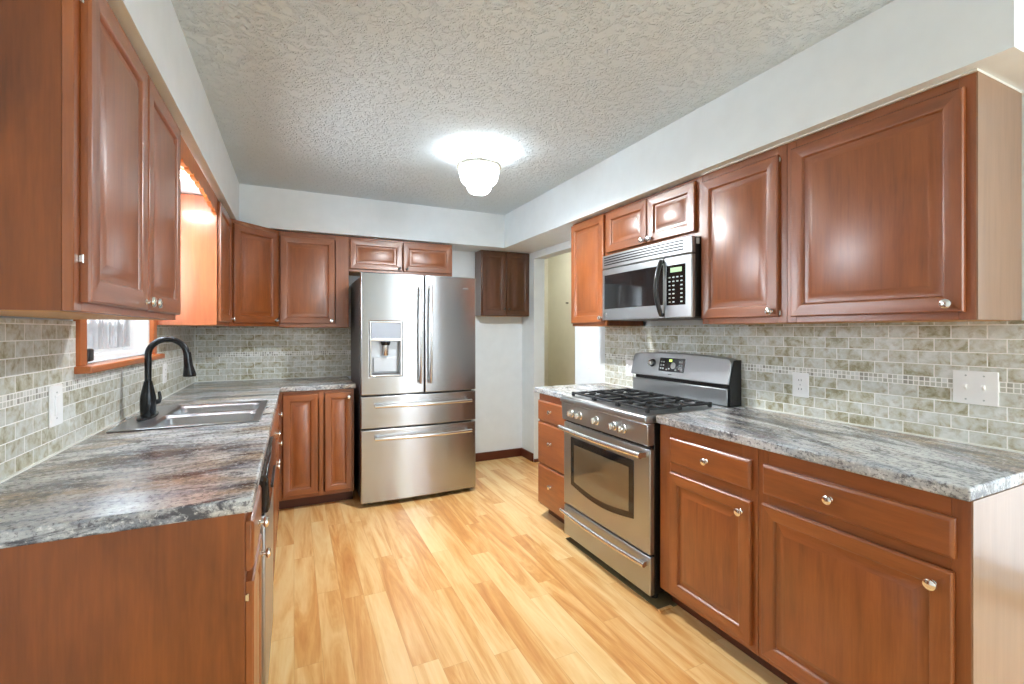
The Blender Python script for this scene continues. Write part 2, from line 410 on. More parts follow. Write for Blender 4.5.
struct(MB().box(XR, XD, 2.45, 2.57, 0, ZC).build('wall_hall_near', M['beige']))
struct(MB().box(XR + 0.12, XD, HY, HY + 0.1, 0, ZC).build('wall_hall_far', M['beige']))
struct(MB().box(XD, XD + 0.1, 2.57, HY + 0.1, 0, ZC).build('wall_hall_right', M['beige']))
struct(MB().box(XR, XR + 0.12, YF + 0.12, HY, 0, ZC).build('wall_hall_left', M['beige']))
PY0, PY1, PZ1 = -1.35, 0.75, 2.06
struct(MB().cells([YB, PY0, PY1, 2.45], [0, 0.03, PZ1, ZC], {(1, 1)}, XD, XD + 0.12, swapX).build('wall_dining_right', M['wall']))
BX0, BX1, BZ0, BZ1 = 1.75, 2.95, 0.08, 2.06
struct(MB().cells([XL, BX0, BX1, XD + 0.12], [0, BZ0, BZ1, ZC], {(1, 1)}, YB - 0.12, YB).build('wall_back', M['wall']))
# soffits above the wall cabinets
struct(MB().box(XL, -0.372, 1.12, YF, ZS, ZC).build('wall_left_soffit', M['wall']))
struct(MB().box(-0.372, 1.817, 4.0, YF, ZS, ZC).build('wall_far_soffit', M['wall']))
struct(MB().box(1.817, XR, 0.56, YF, ZS, ZC).build('wall_right_soffit', M['wall']))

def backsplash(name, side, plane, a0, a1, extra=()):
    """three bands: slate, mosaic strip, slate; UV in metres"""
    me = bpy.data.meshes.new(name); V, Fc, mi, uvs = [], [], [], []
    def quad(b0, b1, z0, z1, m, v0):
        t = 0.008
        def P(a, z, d):
            return {'R': (plane - d, a, z), 'L': (plane + d, a, z), 'F': (a, plane - d, z)}[side]
        i = len(V)
        V.extend([P(b0, z0, t), P(b1, z0, t), P(b1, z1, t), P(b0, z1, t), P(b0, z0, 0), P(b1, z0, 0), P(b1, z1, 0), P(b0, z1, 0)])
        for f in ((0, 1, 2, 3), (4, 7, 6, 5), (0, 4, 5, 1), (1, 5, 6, 2), (2, 6, 7, 3), (3, 7, 4, 0)):
            Fc.append([i + q for q in f]); mi.append(m)
            uv8 = [(b0, z0 - v0), (b1, z0 - v0), (b1, z1 - v0), (b0, z1 - v0)] * 2
            uvs.extend([uv8[q] for q in f])
    Z0, ZM0, ZM1, Z1 = 0.914, 1.1087, 1.1431, 1.352
    for b0, b1, zt in [(a0, a1, None)] + list(extra):
        segs = [(Z0, ZM0, 0, Z0), (ZM0, ZM1, 1, ZM0), (ZM1, Z1, 0, ZM1)]
        for z0, z1, m, v0 in segs:
            if zt is not None:
                if z0 >= zt: continue
                z1 = min(z1, zt)
            quad(b0, b1, z0, z1, m, v0)
    me.from_pydata(V, [], Fc); me.materials.append(M['slate']); me.materials.append(M['mosaic'])
    uvl = me.uv_layers.new(name='UVMap')
    for p, m in zip(me.polygons, mi): p.material_index = m
    for d, u in zip(uvl.data, uvs): d.uv = u
    bm = bmesh.new(); bm.from_mesh(me); bmesh.ops.recalc_face_normals(bm, faces=bm.faces); bm.to_mesh(me); bm.free()
    o = bpy.data.objects.new(name, me); COL.objects.link(o); return struct(o)
backsplash('wall_right_backsplash', 'R', XR, 0.52, 2.905)
backsplash('wall_left_backsplash', 'L', XL, 1.15, 2.16, [(2.16, 3.19, 1.165), (3.19, YF - 0.008, None)])
backsplash('wall_far_backsplash', 'F', YF, XL, 0.47)

struct(MB().box(XL + 0.008, XL + 0.014, YF - 0.014, YF - 0.008, 0.92, 1.351).build('trim_3', M['caulk']))
struct(MB().box(0.470, 0.482, YF - 0.012, YF, 0.88, 1.345).build('trim_4', M['trimw'], bevel=0.002))
struct(MB().box(1.862, 1.871, 0.653, 1.69, 2.1045, 2.1105).box(1.871, XR - 0.001, 0.653, 0.660, 2.1045, 2.1105).build('trim_5', M['caulk']))
# baseboards
struct(MB().box(1.36, XR, YF - 0.016, YF, 0, 0.085).build('baseboard_far', M['base'], bevel=0.004))
struct(MB().box(XR - 0.016, XR, OY1 + 0.005, YF - 0.016, 0, 0.085).build('baseboard_right', M['base'], bevel=0.004))
struct(MB().box(XR, XR + 0.12, OY1 - 0.014, OY1, 0, 0.03).build('baseboard_jamb', M['base']))
struct(MB().box(XD - 0.016, XD, 2.57, HY, 0, 0.085).build('baseboard_hall', M['base']))
# ragged floor edge under the range
struct(MB().box(1.556, 2.1, 1.655, 2.49, 0.0005, 0.004).build('trim_1', M['ply']))
struct(MB().box(1.548, 1.63, 1.648, 1.666, 0, 0.007).build('trim_2', M['floor'], bevel=0.003))

# window over the sink
w1 = struct(bpy.data.objects.new('window_1', None)); COL.objects.link(w1); w1.location = (XL, 2.67, 1.19)
def wb(name, mat, boxes, bevel=0.003):
    b = MB()
    for q in boxes: b.box(q[0] - XL, q[1] - XL, q[2] - 2.67, q[3] - 2.67, q[4] - 1.19, q[5] - 1.19)
    return b.build(name, mat, w1, bevel)
wb('casing', M['oakz'], [(XL, XL + 0.02, WY0 - 0.065, WY0, 1.19, 2.03), (XL, XL + 0.02, WY1, WY1 + 0.068, 1.19, 2.03), (XL, XL + 0.02, WY0 - 0.065, WY1 + 0.068, 2.03, 2.1)])
wb('window_sill', M['oak'], [(XL - 0.03, XL + 0.058, 2.145, 3.186, 1.163, 1.19)], 0.006)
fx0, fx1 = -0.865, -0.82
wb('window_frame', M['trimw'], [(fx0, XL - 0.002, WY0 + 0.001, WY0 + 0.02, 1.191, 2.029), (fx0, XL - 0.002, WY1 - 0.02, WY1 - 0.001, 1.191, 2.029), (fx0, XL - 0.04, WY0 + 0.02, WY1 - 0.02, 1.191, 1.215),
   (fx0, fx1, WY0 + 0.02, WY0 + 0.07, 1.215, 2.01), (fx0, fx1, WY1 - 0.07, WY1 - 0.02, 1.215, 2.01), (fx0, fx1, WY0 + 0.07, WY1 - 0.07, 1.215, 1.262), (fx0, fx1, WY0 + 0.07, WY1 - 0.07, 1.96, 2.01), (fx0, fx1, 2.655, 2.69, 1.262, 1.96)])
wb('pane', M['pane'], [(-0.845, -0.841, WY0 + 0.07, WY1 - 0.07, 1.262, 1.96)], 0)
wb('crank_handle', M['black'], [(-0.735, -0.715, 2.27, 2.30, 1.191, 1.235), (-0.722, -0.700, 2.262, 2.308, 1.20, 1.25)], 0.006)
# sheer curtain hung in the window
b = MB(); pts = []
n = 90
ya, yb = WY0 + 0.03, WY1 - 0.03
for i in range(n + 1):
    y = ya + (yb - ya) * i / n
    x = -0.800 + 0.010 * math.sin(i * 0.95) + 0.004 * math.sin(i * 2.3 + 1)
    pts.append((x, y))
top = [b.bm.verts.new((x, y, 1.985)) for x, y in pts]; bot = [b.bm.verts.new((x * 1.0 + 0.001, y, 1.235)) for x, y in pts]
for i in range(n): b._face([bot[i], bot[i + 1], top[i + 1], top[i]])
cu = b.build('curtain', M['sheer'], smooth=True)
so = cu.modifiers.new('thick', 'SOLIDIFY'); so.thickness = 0.0008
tag(cu, 'sheer white pleated curtain hanging in the window over the sink', 'curtain')
# unseen patio door and dining window, added behind the camera for daylight
def glazed(name, kind, boxes, pane):
    r = struct(bpy.data.objects.new(name, None)); COL.objects.link(r)
    b = MB()
    for q in boxes: b.box(*q)
    b.build(kind, M['trimw'], r, 0.004)
    MB().box(*pane).build('pane', M['pane'], r)
glazed('door_1', 'door_frame', [(XD + 0.01, XD + 0.09, PY0, PY0 + 0.07, 0.03, PZ1), (XD + 0.01, XD + 0.09, PY1 - 0.07, PY1, 0.03, PZ1), (XD + 0.01, XD + 0.09, -0.34, -0.26, 0.03, PZ1),
    (XD + 0.01, XD + 0.09, PY0, PY1, 0.03, 0.1), (XD + 0.01, XD + 0.09, PY0, PY1, PZ1 - 0.07, PZ1)], (XD + 0.05, XD + 0.056, PY0 + 0.07, PY1 - 0.07, 0.1, PZ1 - 0.07))
glazed('window_2', 'window_frame', [(BX0, BX0 + 0.06, YB - 0.1, YB - 0.02, BZ0, BZ1), (BX1 - 0.06, BX1, YB - 0.1, YB - 0.02, BZ0, BZ1), (2.32, 2.38, YB - 0.1, YB - 0.02, BZ0, BZ1),
    (BX0, BX1, YB - 0.1, YB - 0.02, BZ0, BZ0 + 0.06), (BX0, BX1, YB - 0.1, YB - 0.02, BZ1 - 0.06, BZ1)], (BX0 + 0.06, BX1 - 0.06, YB - 0.07, YB - 0.064, BZ0 + 0.06, BZ1 - 0.06))

# ------------------------------------------------------------------ cabinets
def knob_mb(x, y, z, r=0.0155, l=0.026):
    return MB().lathe([(r * 0.55, 0), (r * 0.55, 0.003), (r * 0.36, 0.006), (r * 0.36, l * 0.45), (r * 0.8, l * 0.56), (r, l * 0.72), (r * 0.93, l * 0.9), (r * 0.55, l)], (x, y, z), 'y', 20)
def door_mb(x0, x1, z0, z1, y=0.0, t=0.019, fr=0.052, slope=0.026):
    q = [(0, y - 0.0005), (0, y - t + 0.005), (0.004, y - t), (fr - 0.006, y - t), (fr - 0.002, y - t + 0.003), (fr + 0.001, y - t + 0.011), (fr + 0.008, y - t + 0.012),
         (fr + 0.008 + slope, y - t + 0.002), (fr + 0.011 + slope, y - t + 0.001)]
    return MB().rects(x0, x1, z0, z1, q, 1)
def slab_mb(x0, x1, z0, z1, y=0.0, t=0.019):
    return MB().rects(x0, x1, z0, z1, [(0, y - 0.0005), (0, y - t + 0.007), (0.003, y - t + 0.004), (0.009, y - t), (0.010, y - t)])
def cabinet(name, label, side, a0, a1, z0, z1, face, depth, fronts, group=None, toe=False, cat='cabinet', wm='wood', knobm='nickel', rails=(), end=None, stile=0.04, knob_r=0.0155, under=True, hinges=()):
    """a0..a1 span along the wall (world), face = world coordinate of the face-frame plane"""
    wl = a1 - a0
    loc = {'R': (face, a1, z0), 'L': (face, a0, z0), 'F': (a0, face, z0)}[side]
    ax = (lambda a: a1 - a) if side == 'R' else (lambda a: a - a0)
    r = thing(name, label, cat, loc, ROT[side], group)
    H = z1 - z0; wx = M['woodx'] if wm == 'wood' else M[wm]; wz = M[wm]
    kb = 0.0
    if toe:
        kb = toe
        MB().box(0.0, wl, 0.075, depth, 0, kb).build('toe_kick', M['kick'], r)
    body = MB().box(0.0005, wl - 0.0005, 0.0195, depth, kb, H)
    body.build('carcass', M['veneer'] if wm == 'wood' else wz, r)
    ff = MB()
    ff.box(0, stile, 0, 0.0195, kb, H); ff.box(wl - stile, wl, 0, 0.0195, kb, H)
    ff.mi = 1
    zr = [kb, kb + 0.034], [H - (0.064 if toe else 0.05), H]
    for q in list(zr) + [[a - z0, b - z0] for a, b in rails]: ff.box(stile, wl - stile, 0.0004, 0.0192, q[0], q[1])
    ff.mi = 0
    for s in [f for f in fronts if f['k'] == 'stile']:
        p, q = sorted((ax(s['lo']), ax(s['hi']))); ff.box(p, q, 0.0002, 0.0194, kb, H)
    ff.build('face_frame', [wz, wx], r, 0.0012, seg=1)
    if end is not None:      # finished end panel towards the camera
        xe = wl if side == 'R' else 0.0
        MB().box(xe - (0.0 if side == 'R' else 0.004), xe + (0.004 if side == 'R' else 0.0), 0.001, depth, 0 if toe else 0.0, H).build('end_panel', M[end], r)
    if not toe and under:
        MB().box(0.02, wl - 0.02, 0.03, depth - 0.01, -0.0015, 0.0002).build('bottom_panel', M['inner'], r)
    for f in fronts:
        if f['k'] == 'stile': continue
        p, q = sorted((ax(f['lo']), ax(f['hi']))); b0, b1 = f['z0'] - z0, f['z1'] - z0
        if f['k'] == 'door':
            fr = f.get('fr', 0.052)
            d = door_mb(p, q, b0, b1, 0, 0.019, fr, f.get('sl', 0.026)).build('door', [wz, wx], r, 0.0008, seg=1)
        else:
            d = slab_mb(p, q, b0, b1).build('drawer', [wx], r, 0.0008, seg=1)
        for kn in f.get('knobs', ()):
            knob_mb(ax(kn[0]), -0.019, kn[1] - z0, knob_r).build('knob', M[knobm], d, smooth=True)
        for hz in f.get('hinge', ()):
            he = p if f.get('hs', 'l') == 'l' else q; sg = -1 if f.get('hs', 'l') == 'l' else 1
            hb = MB(); hb.tube([(he + sg * 0.003, -0.006, hz - z0 - 0.009), (he + sg * 0.003, -0.006, hz - z0 + 0.009)], 0.0025, 10); hb.box(min(he, he + sg * 0.006), max(he, he + sg * 0.006), -0.006, -0.001, hz - z0 - 0.007, hz - z0 + 0.007)
            hb.build('hinge', M['nickel'], d)
    return r
D = lambda lo, hi, z0, z1, *knobs, **k: dict(k='door', lo=lo, hi=hi, z0=z0, z1=z1, knobs=knobs, **k)
DR = lambda lo, hi, z0, z1, *knobs, **k: dict(k='drawer', lo=lo, hi=hi, z0=z0, z1=z1, knobs=knobs, **k)
ST = lambda lo, hi: dict(k='stile', lo=lo, hi=hi)
UZ0, UZ1, FX = 1.352, 2.104, 1.87
UD = XR - 0.001 - FX
gU, gB = 'wall cabinets', 'base cabinets'
# right wall, uppers
cabinet('wall_cabinet', 'wide single-door cherry wall cabinet above the double light switch, largest upper on the right', 'R', 0.658, 1.2495, UZ0, UZ1, FX, UD, [D(0.681, 1.225, 1.376, 2.068, (0.716, 1.402))], gU, end='laminate_end')
cabinet('wall_cabinet', 'single-door cherry wall cabinet immediately right of the microwave', 'R', 1.2505, 1.6925, UZ0, UZ1, FX, UD, [D(1.281, 1.687, 1.378, 2.066, (1.307, 1.402), hinge=(1.395, 2.045), hs='r')], gU)
cabinet('wall_cabinet', 'short double-door cherry cabinet directly above the microwave', 'R', 1.6935, 2.4795, 1.80, UZ1, FX, UD, [D(1.728, 2.078, 1.828, 2.086, (2.052, 1.85), sl=0.022), D(2.084, 2.468, 1.828, 2.086, (2.112, 1.85), sl=0.022)], gU, under=False)
cabinet('wall_cabinet', 'narrow single-door cherry wall cabinet left of the microwave by the doorway', 'R', 2.4805, 2.895, UZ0, UZ1, FX, UD, [D(2.497, 2.889, 1.372, 2.09, (2.515, 1.405))], gU)
# right wall, bases
BX, BZ1_ = 1.59, 0.875
BD = XR - 0.001 - BX
cabinet('base_cabinet', 'wide cherry base cabinet with one long drawer and one door at the near right end', 'R', 0.569, 1.1745, 0.0, BZ1_, BX, BD, [DR(0.597, 1.148, 0.712, 0.821, (0.905, 0.772)), D(0.600, 1.152, 0.112, 0.676, (0.640, 0.632))], gB, toe=0.085, rails=[(0.676, 0.716)], end='laminate_end')
cabinet('base_cabinet', 'cherry base cabinet with a drawer over a door, immediately right of the range', 'R', 1.1755, 1.694, 0.0, BZ1_, BX, BD, [DR(1.198, 1.616, 0.708, 0.823, (1.40, 0.768)), D(1.198, 1.616, 0.112, 0.664, (1.235, 0.615))], gB, toe=0.085, rails=[(0.664, 0.71)], stile=0.07)
cabinet('base_cabinet', 'narrow cherry base cabinet of three stacked drawers left of the range', 'R', 2.494, 2.895, 0.0, BZ1_, BX, BD, [DR(2.503, 2.888, 0.69, 0.828, (2.70, 0.765)), DR(2.503, 2.888, 0.390, 0.676, (2.70, 0.55)), DR(2.503, 2.888, 0.100, 0.376, (2.70, 0.26))], gB, toe=0.085, rails=[(0.374, 0.394), (0.674, 0.692)])
# left wall, uppers
LFX, LD = -0.41, -0.41 - XL - 0.001
cabinet('wall_cabinet', 'nearest upper cabinet on the left, double doors with paired knobs, before the window', 'L', 1.243, 2.145, 1.359, UZ1, LFX, LD, [D(1.272, 1.697, 1.378, 2.085, (1.668, 1.402), hinge=(1.47, 2.02), hs='l', fr=0.056), D(1.709, 2.133, 1.378, 2.085, (1.738, 1.402), hinge=(1.47, 2.02), hs='r', fr=0.056)], gU)
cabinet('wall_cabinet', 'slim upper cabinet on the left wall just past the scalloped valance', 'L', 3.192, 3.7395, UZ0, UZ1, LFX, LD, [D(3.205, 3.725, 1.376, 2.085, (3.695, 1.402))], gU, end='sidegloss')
# corner cabinet with a diagonal face
r = thing('corner_wall_cabinet', 'diagonal corner upper cabinet with one door where left and far walls meet', 'cabinet', (LFX, 3.7405, UZ0), PI / 4, gU)
Lw = math.hypot(0.304, 0.304); H = UZ1 - UZ0
c45 = math.cos(PI / 4)
def w2l(x, y):
    dx, dy = x - LFX, y - 3.7405; return (dx * c45 + dy * c45, -dx * c45 + dy * c45)
poly = [w2l(LFX, 3.7415), w2l(-0.107, 4.0445), w2l(-0.107, YF - 0.001), w2l(XL + 0.001, YF - 0.001), w2l(XL + 0.001, 3.7415)]
poly[0] = (poly[0][0], 0.02); poly[1] = (poly[1][0], 0.02)
MB().prism(poly, 0, H, 'z').build('carcass', M['veneer'], r)
ff = MB().box(0, 0.04, 0, 0.0195, 0, H).box(Lw - 0.04, Lw, 0, 0.0195, 0, H); ff.mi = 1
ff.box(0.04, Lw - 0.04, 0, 0.0195, 0, 0.034).box(0.04, Lw - 0.04, 0, 0.0195, H - 0.034, H)
ff.build('face_frame', [M['wood'], M['woodx']], r, 0.0012, seg=1)
d = door_mb(0.028, Lw - 0.028, 0.024, H - 0.03).build('door', [M['wood'], M['woodx']], r, 0.0008, seg=1)
knob_mb(Lw - 0.052, -0.019, 0.05).build('knob', M['nickel'], d, smooth=True)
# far wall, uppers
FY = 4.046; FD = YF - 0.001 - FY
cabinet('wall_cabinet', 'single-door upper cabinet on the far wall between the corner cabinet and the refrigerator', 'F', -0.105, 0.412, UZ0 - 0.006, UZ1, FY, FD, [D(-0.099, 0.303, 1.378, 2.066, (0.278, 1.40)), ST(0.31, 0.412)], gU)
cabinet('wall_cabinet', 'short double-door cherry cabinet directly above the refrigerator', 'F', 0.413, 1.310, 1.815, UZ1, FY, FD, [D(0.421, 0.853, 1.836, 2.086, (0.825, 1.857), sl=0.02), D(0.863, 1.302, 1.836, 2.086, (0.893, 1.857), sl=0.02)], gU, knob_r=0.012, knobm='bronze')
cabinet('wall_cabinet', 'small dark walnut wall cabinet with two narrow doors right of the refrigerator', 'F', 1.648, 2.178, 1.466, 2.109, 4.185, YF - 0.001 - 4.185, [D(1.658, 1.910, 1.478, 2.098, (1.886, 1.535), fr=0.048, sl=0.034), D(1.914, 2.168, 1.478, 2.098, (1.938, 1.535), fr=0.048, sl=0.034)], gU, wm='darkwood', knobm='bronze', knob_r=0.013)
# left run, bases
LBX = -0.108; LBD = LBX - XL - 0.001
cabinet('base_cabinet', 'nearest base cabinet on the left with a plain veneer end facing the viewer', 'L', 1.292, 1.610, 0.0, BZ1_, LBX, LBD, [DR(1.298, 1.596, 0.728, 0.85, (1.44, 0.79)), D(1.298, 1.596, 0.112, 0.702, (1.566, 0.65), hinge=(0.665, 0.18), hs='l')], gB, toe=0.085, rails=[(0.70, 0.73)], end='veneer')
cabinet('base_cabinet', 'cherry sink base cabinet under the double sink, beyond the dishwasher', 'L', 2.222, 3.095, 0.0, 0.70, LBX, LBD, [D(2.245, 2.652, 0.112, 0.672, (2.62, 0.632)), D(2.662, 3.075, 0.112, 0.672, (2.695, 0.632))], gB, toe=0.085)
# the false front of the sink base stands above the bowl space
snk = [o for o in COL.objects if o.get('label', '').startswith('cherry sink base')][0]
d = slab_mb(0.023, 0.853, 0.712, 0.845).build('false_front', [M['woodx']], snk, 0.0008, seg=1)
knob_mb(0.455, -0.019, 0.785).build('knob', M['nickel'], d, smooth=True)
MB().box(0, 0.04, 0, 0.0195, 0.7, BZ1_).box(0.833, 0.873, 0, 0.0195, 0.7, BZ1_).box(0.04, 0.833, 0.0004, 0.0192, 0.7, BZ1_).build('apron', M['woodx'], snk)
cabinet('base_cabinet', 'narrow cherry base cabinet on the left run between sink and inside corner', 'L', 3.096, 3.395, 0.0, BZ1_, LBX, LBD, [DR(3.11, 3.38, 0.712, 0.845, (3.19, 0.80)), D(3.11, 3.38, 0.112, 0.676, (3.145, 0.632))], gB, toe=0.085, rails=[(0.676, 0.716)])
FBY = 3.725
cabinet('base_cabinet', 'two-door base cabinet on the far wall left of the refrigerator, wide and narrow door', 'F', -0.106, 0.417, 0.0, BZ1_, FBY, YF - 0.001 - FBY, [D(-0.074, 0.162, 0.112, 0.850), D(0.208, 0.403, 0.112, 0.852, (0.378, 0.815), fr=0.048, sl=0.02), ST(0.17, 0.20)], gB, toe=0.085, stile=0.03)
r = thing('corner_filler_panel', 'plain cherry filler panel closing the base corner beside the far two-door cabinet', 'panel', (LBX, 3.396, 0), PI / 2)
MB().box(0, 0.329, 0, 0.02, 0.085, BZ1_).build('panel', M['wood'], r)
MB().box(0, 0.329, 0.075, 0.09, 0, 0.085).build('toe_kick', M['kick'], r)

# scalloped valance over the sink window
pts = [(0, 0.0), ]
Lv = 3.190 - 2.147; zt = UZ1 - 1.99
out = []
nsc = 9; per = Lv / nsc
for i in range(nsc):
    for t in range(14):
        u = t / 14; y = (i + u) * per
        s = abs(2 * u - 1)                                  # ogee: a lobe, then a small step
        z = 0.010 + 0.014 * (1 - math.sqrt(max(0, 1 - (s * 0.9) ** 2))) + (0.007 if s > 0.72 else 0)
        arch = 0.018 * math.sin(PI * y / Lv)
        out.append((y, z + arch))
out.append((Lv, 0.0)); out += [(Lv, zt), (0, zt)]
va = MB().prism(out, 0.0, 0.018, 'y').build('window_valance', M['oakz'], None, 0)
va.location = (LFX, 2.147, 1.99); va.rotation_euler = (0, 0, PI / 2)
tag(va, 'scalloped wooden valance under the soffit across the sink window', 'valance')
# lamp under the soffit behind the valance
r = thing('sink_lamp', 'round lit lamp under the soffit behind the scalloped valance', 'lamp', (-0.57, 2.72, ZS))
MB().lathe([(0.10, 0), (0.10, -0.018), (0.095, -0.022)], (0, 0, -0.0005), 'z', 32).build('base', M['trimw'], r, smooth=True)
MB().lathe([(0.085, -0.022), (0.085, -0.035), (0.07, -0.05), (0.03, -0.056)], (0, 0, -0.001), 'z', 32).build('diffuser', M['tube'], r, smooth=True)

# ------------------------------------------------------------------ countertops
CT, CB = 0.914, 0.8765
def counter(name, label, mat, xs, ys, skip, caulk):
    r = thing(name, label, 'countertop', (xs[0], ys[0], CB))
    b = MB().cells([x - xs[0] for x in xs], [y - ys[0] for y in ys], skip, 0, CT - CB, swapZ)
    b.build('slab', mat, r, 0.006, seg=3)
    c = MB()
    for q in caulk: c.box(q[0] - xs[0], q[1] - xs[0], q[2] - ys[0], q[3] - ys[0], CT - CB + 0.0002, CT - CB + 0.006)
    c.build('caulk_bead', M['caulk'], r)
    return r
SX0, SX1, SY0, SY1 = -0.672, -0.136, 2.325, 2.995     # sink rim
counter('countertop', 'L-shaped granite-look countertop on the left holding the sink', M['granL'],
        [XL + 0.0085, SX0 + 0.012, SX1 - 0.012, -0.090, 0.43], [1.278, SY0 + 0.012, SY1 - 0.012, 3.70, YF - 0.0085],
        {(1, 1), (3, 0), (3, 1), (3, 2)}, [(XL + 0.0085, XL + 0.015, 1.28, YF - 0.009), (XL + 0.015, 0.42, YF - 0.0148, YF - 0.009)])
counter('countertop', 'long granite-look countertop on the right under the double switch', M['granR'], [1.565, XR - 0.0085], [0.562, 1.697], set(), [(XR - 0.0148, XR - 0.009, 0.57, 1.695)])
counter('countertop', 'short granite-look countertop between the range and the doorway', M['granR'], [1.565, XR - 0.0085], [2.492, 2.932], set(), [(XR - 0.0148, XR - 0.009, 2.495, 2.90)])

# ------------------------------------------------------------------ sink
r = thing('kitchen_sink', 'double-bowl stainless steel drop-in sink in the left countertop', 'sink', (SX0, SY0, CT))
sw, sl = SX1 - SX0, SY1 - SY0
bx0, bx1 = 0.125, sw - 0.032
ymid = sl / 2
b = MB().cells([0, bx0, bx1, sw], [0, 0.032, ymid - 0.014, ymid + 0.014, sl - 0.032, sl], {(1, 1), (1, 3)}, 0.0005, 0.006, swapZ)
b.build('rim', M['sinkm'], r, 0.003, seg=2)
def bowl(y0, y1):
    b = MB(); prof = [(0.0, 0.0045, 0.03), (0.006, -0.01, 0.035), (0.016, -0.14, 0.05), (0.03, -0.165, 0.05), (0.06, -0.175, 0.04)]
    rings = []
    for ins, z, rad in prof:
        X0, X1, Y0, Y1 = bx0 + ins, bx1 - ins, y0 + ins, y1 - ins; rr = min(rad, (X1 - X0) / 2.1, (Y1 - Y0) / 2.1); ring = []
        if ins == 0.0: rr = 0.002
        for cx, cy, a0 in ((X1 - rr, Y1 - rr, 0), (X0 + rr, Y1 - rr, 90), (X0 + rr, Y0 + rr, 180), (X1 - rr, Y0 + rr, 270)):
            for q in range(7):
                a = math.radians(a0 + 15 * q); ring.append(b.bm.verts.new((cx + rr * math.cos(a), cy + rr * math.sin(a), z)))
        rings.append(ring)
    for A, B in zip(rings, rings[1:]):
        for i in range(len(A)): b._face([A[i], A[(i + 1) % len(A)], B[(i + 1) % len(A)], B[i]])
    b._face(rings[-1])
    o = b.build('bowl', M['sinkm'], r, smooth=True)
    m = o.modifiers.new('thick', 'SOLIDIFY'); m.thickness = 0.0012; m.offset = 0
    MB().lathe([(0.042, 0), (0.042, 0.003), (0.034, 0.0035), (0.03, 0.001), (0.004, 0.001)], ((bx0 + bx1) / 2, (y0 + y1) / 2, -0.1745), 'z', 24).build('drain', M['nickel'], o, smooth=True)
bowl(0.032, ymid - 0.014); bowl(ymid + 0.014, sl - 0.032)

# faucet
r = thing('faucet', 'tall black gooseneck pull-down faucet standing behind the sink', 'faucet', (-0.611, 2.648, CT + 0.006))
b = MB().lathe([(1, 0), (1, 0.006), (0.94, 0.010), (0.6, 0.012)], (0, 0, 0), 'z', 40); b.warp(lambda c: Vector((c.x * 0.031, c.y * 0.125, c.z)))
b.build('deck_plate', M['faucet'], r, smooth=True)
MB().lathe([(0.029, 0.010), (0.030, 0.03), (0.0315, 0.06), (0.030, 0.09), (0.024, 0.125), (0.0175, 0.155), (0.0165, 0.163), (0.0155, 0.165)], (0, 0, 0), 'z', 28).build('body', M['faucet'], r, smooth=True)
R_ = 0.074
arc = [(0, 0, 0.160), (0, 0, 0.22), (0, 0, 0.285)] + [(R_ - R_ * math.cos(a), 0, 0.285 + R_ * math.sin(a)) for a in [PI * i / 16 for i in range(1, 16)]] + [(2 * R_, 0, 0.285), (2 * R_ + 0.004, 0, 0.27)]
MB().tube(arc, 0.0135, 14).build('spout', M['faucet'], r, smooth=True)
MB().tube([(2 * R_ + 0.002, 0, 0.296), (2 * R_ + 0.004, 0, 0.272), (2 * R_ + 0.007, 0, 0.235), (2 * R_ + 0.012, 0, 0.187), (2 * R_ + 0.012, 0, 0.180)], [0.015, 0.0165, 0.0185, 0.0275, 0.026], 20).build('spray_head', M['faucet'], r, smooth=True)
h_ = MB().tube([(0.018, 0.014, 0.062), (0.036, 0.024, 0.066)], 0.012, 12).tube([(0.034, 0.022, 0.062), (0.040, 0.026, 0.080), (0.036, 0.024, 0.112)], [0.010, 0.008, 0.006], 12)
h_.build('lever_handle', M['faucet'], r, smooth=True)

# ------------------------------------------------------------------ dishwasher
r = thing('dishwasher', 'built-in dishwasher with black control panel in the left base run', 'dishwasher', (LBX, 1.615, 0), PI / 2)
dw = 0.60
MB().box(0.004, dw - 0.004, 0.02, 0.56, 0.09, 0.868).build('tub', M['black'], r)
MB().box(0.002, dw - 0.002, -0.028, 0.02, 0.115, 0.745, 8).build('door', M['steelx'], r, 0.005)
p_ = MB().prism([(0.02, 0.752), (0.02, 0.868), (-0.030, 0.868), (-0.036, 0.858), (-0.040, 0.765), (-0.034, 0.752)], 0.002, dw - 0.002, 'x').build('control_panel', M['blackgl'], r, 0.003)
MB().box(0.18, 0.42, -0.0435, -0.036, 0.775, 0.79).build('latch', M['black'], p_, 0.002)
MB().box(0.004, dw - 0.004, 0.05, 0.07, 0.0, 0.09).build('kick_plate', M['black'], r)

# ------------------------------------------------------------------ refrigerator
FXo, FYo = 0.446, 3.55
fw = 0.906
r = thing('refrigerator', 'stainless french-door refrigerator with water dispenser and two bottom drawers', 'refrigerator', (FXo, FYo, 0))
bulge = lambda c: Vector((c.x, c.y - (0.020 * (1 - ((c.x - fw / 2) / (fw / 2)) ** 2) if c.y < 0.03 else 0), c.z))
MB().box(0.012, fw - 0.012, 0.066, 0.775, 0.03, 1.735).build('case', M['greycase'], r, 0.004)
MB().box(0.03, fw - 0.03, 0.075, 0.70, 0.006, 0.03).build('base_grille', M['black'], r)
seam = 0.4735
lin = lambda a, b, n: [a + (b - a) * i / n for i in range(n + 1)]
dx0, dx1, dz0, dz1 = 0.062, 0.300, 0.975, 1.392
xs = [0.0, 0.03, dx0] + lin(dx0, dx1, 5)[1:] + lin(dx1, seam - 0.0035, 4)[1:]
left = MB().cells(xs, [0.838, dz0, dz1, 1.753], {(i, 1) for i in range(2, 7)}, 0.0, 0.06).warp(bulge).build('door', M['steelz'], r, 0.007, seg=3)
right = MB().cells(lin(seam + 0.0035, fw, 10), [0.838, 1.753], set(), 0.0, 0.06).warp(bulge).build('door', M['steelz'], r, 0.007, seg=3)
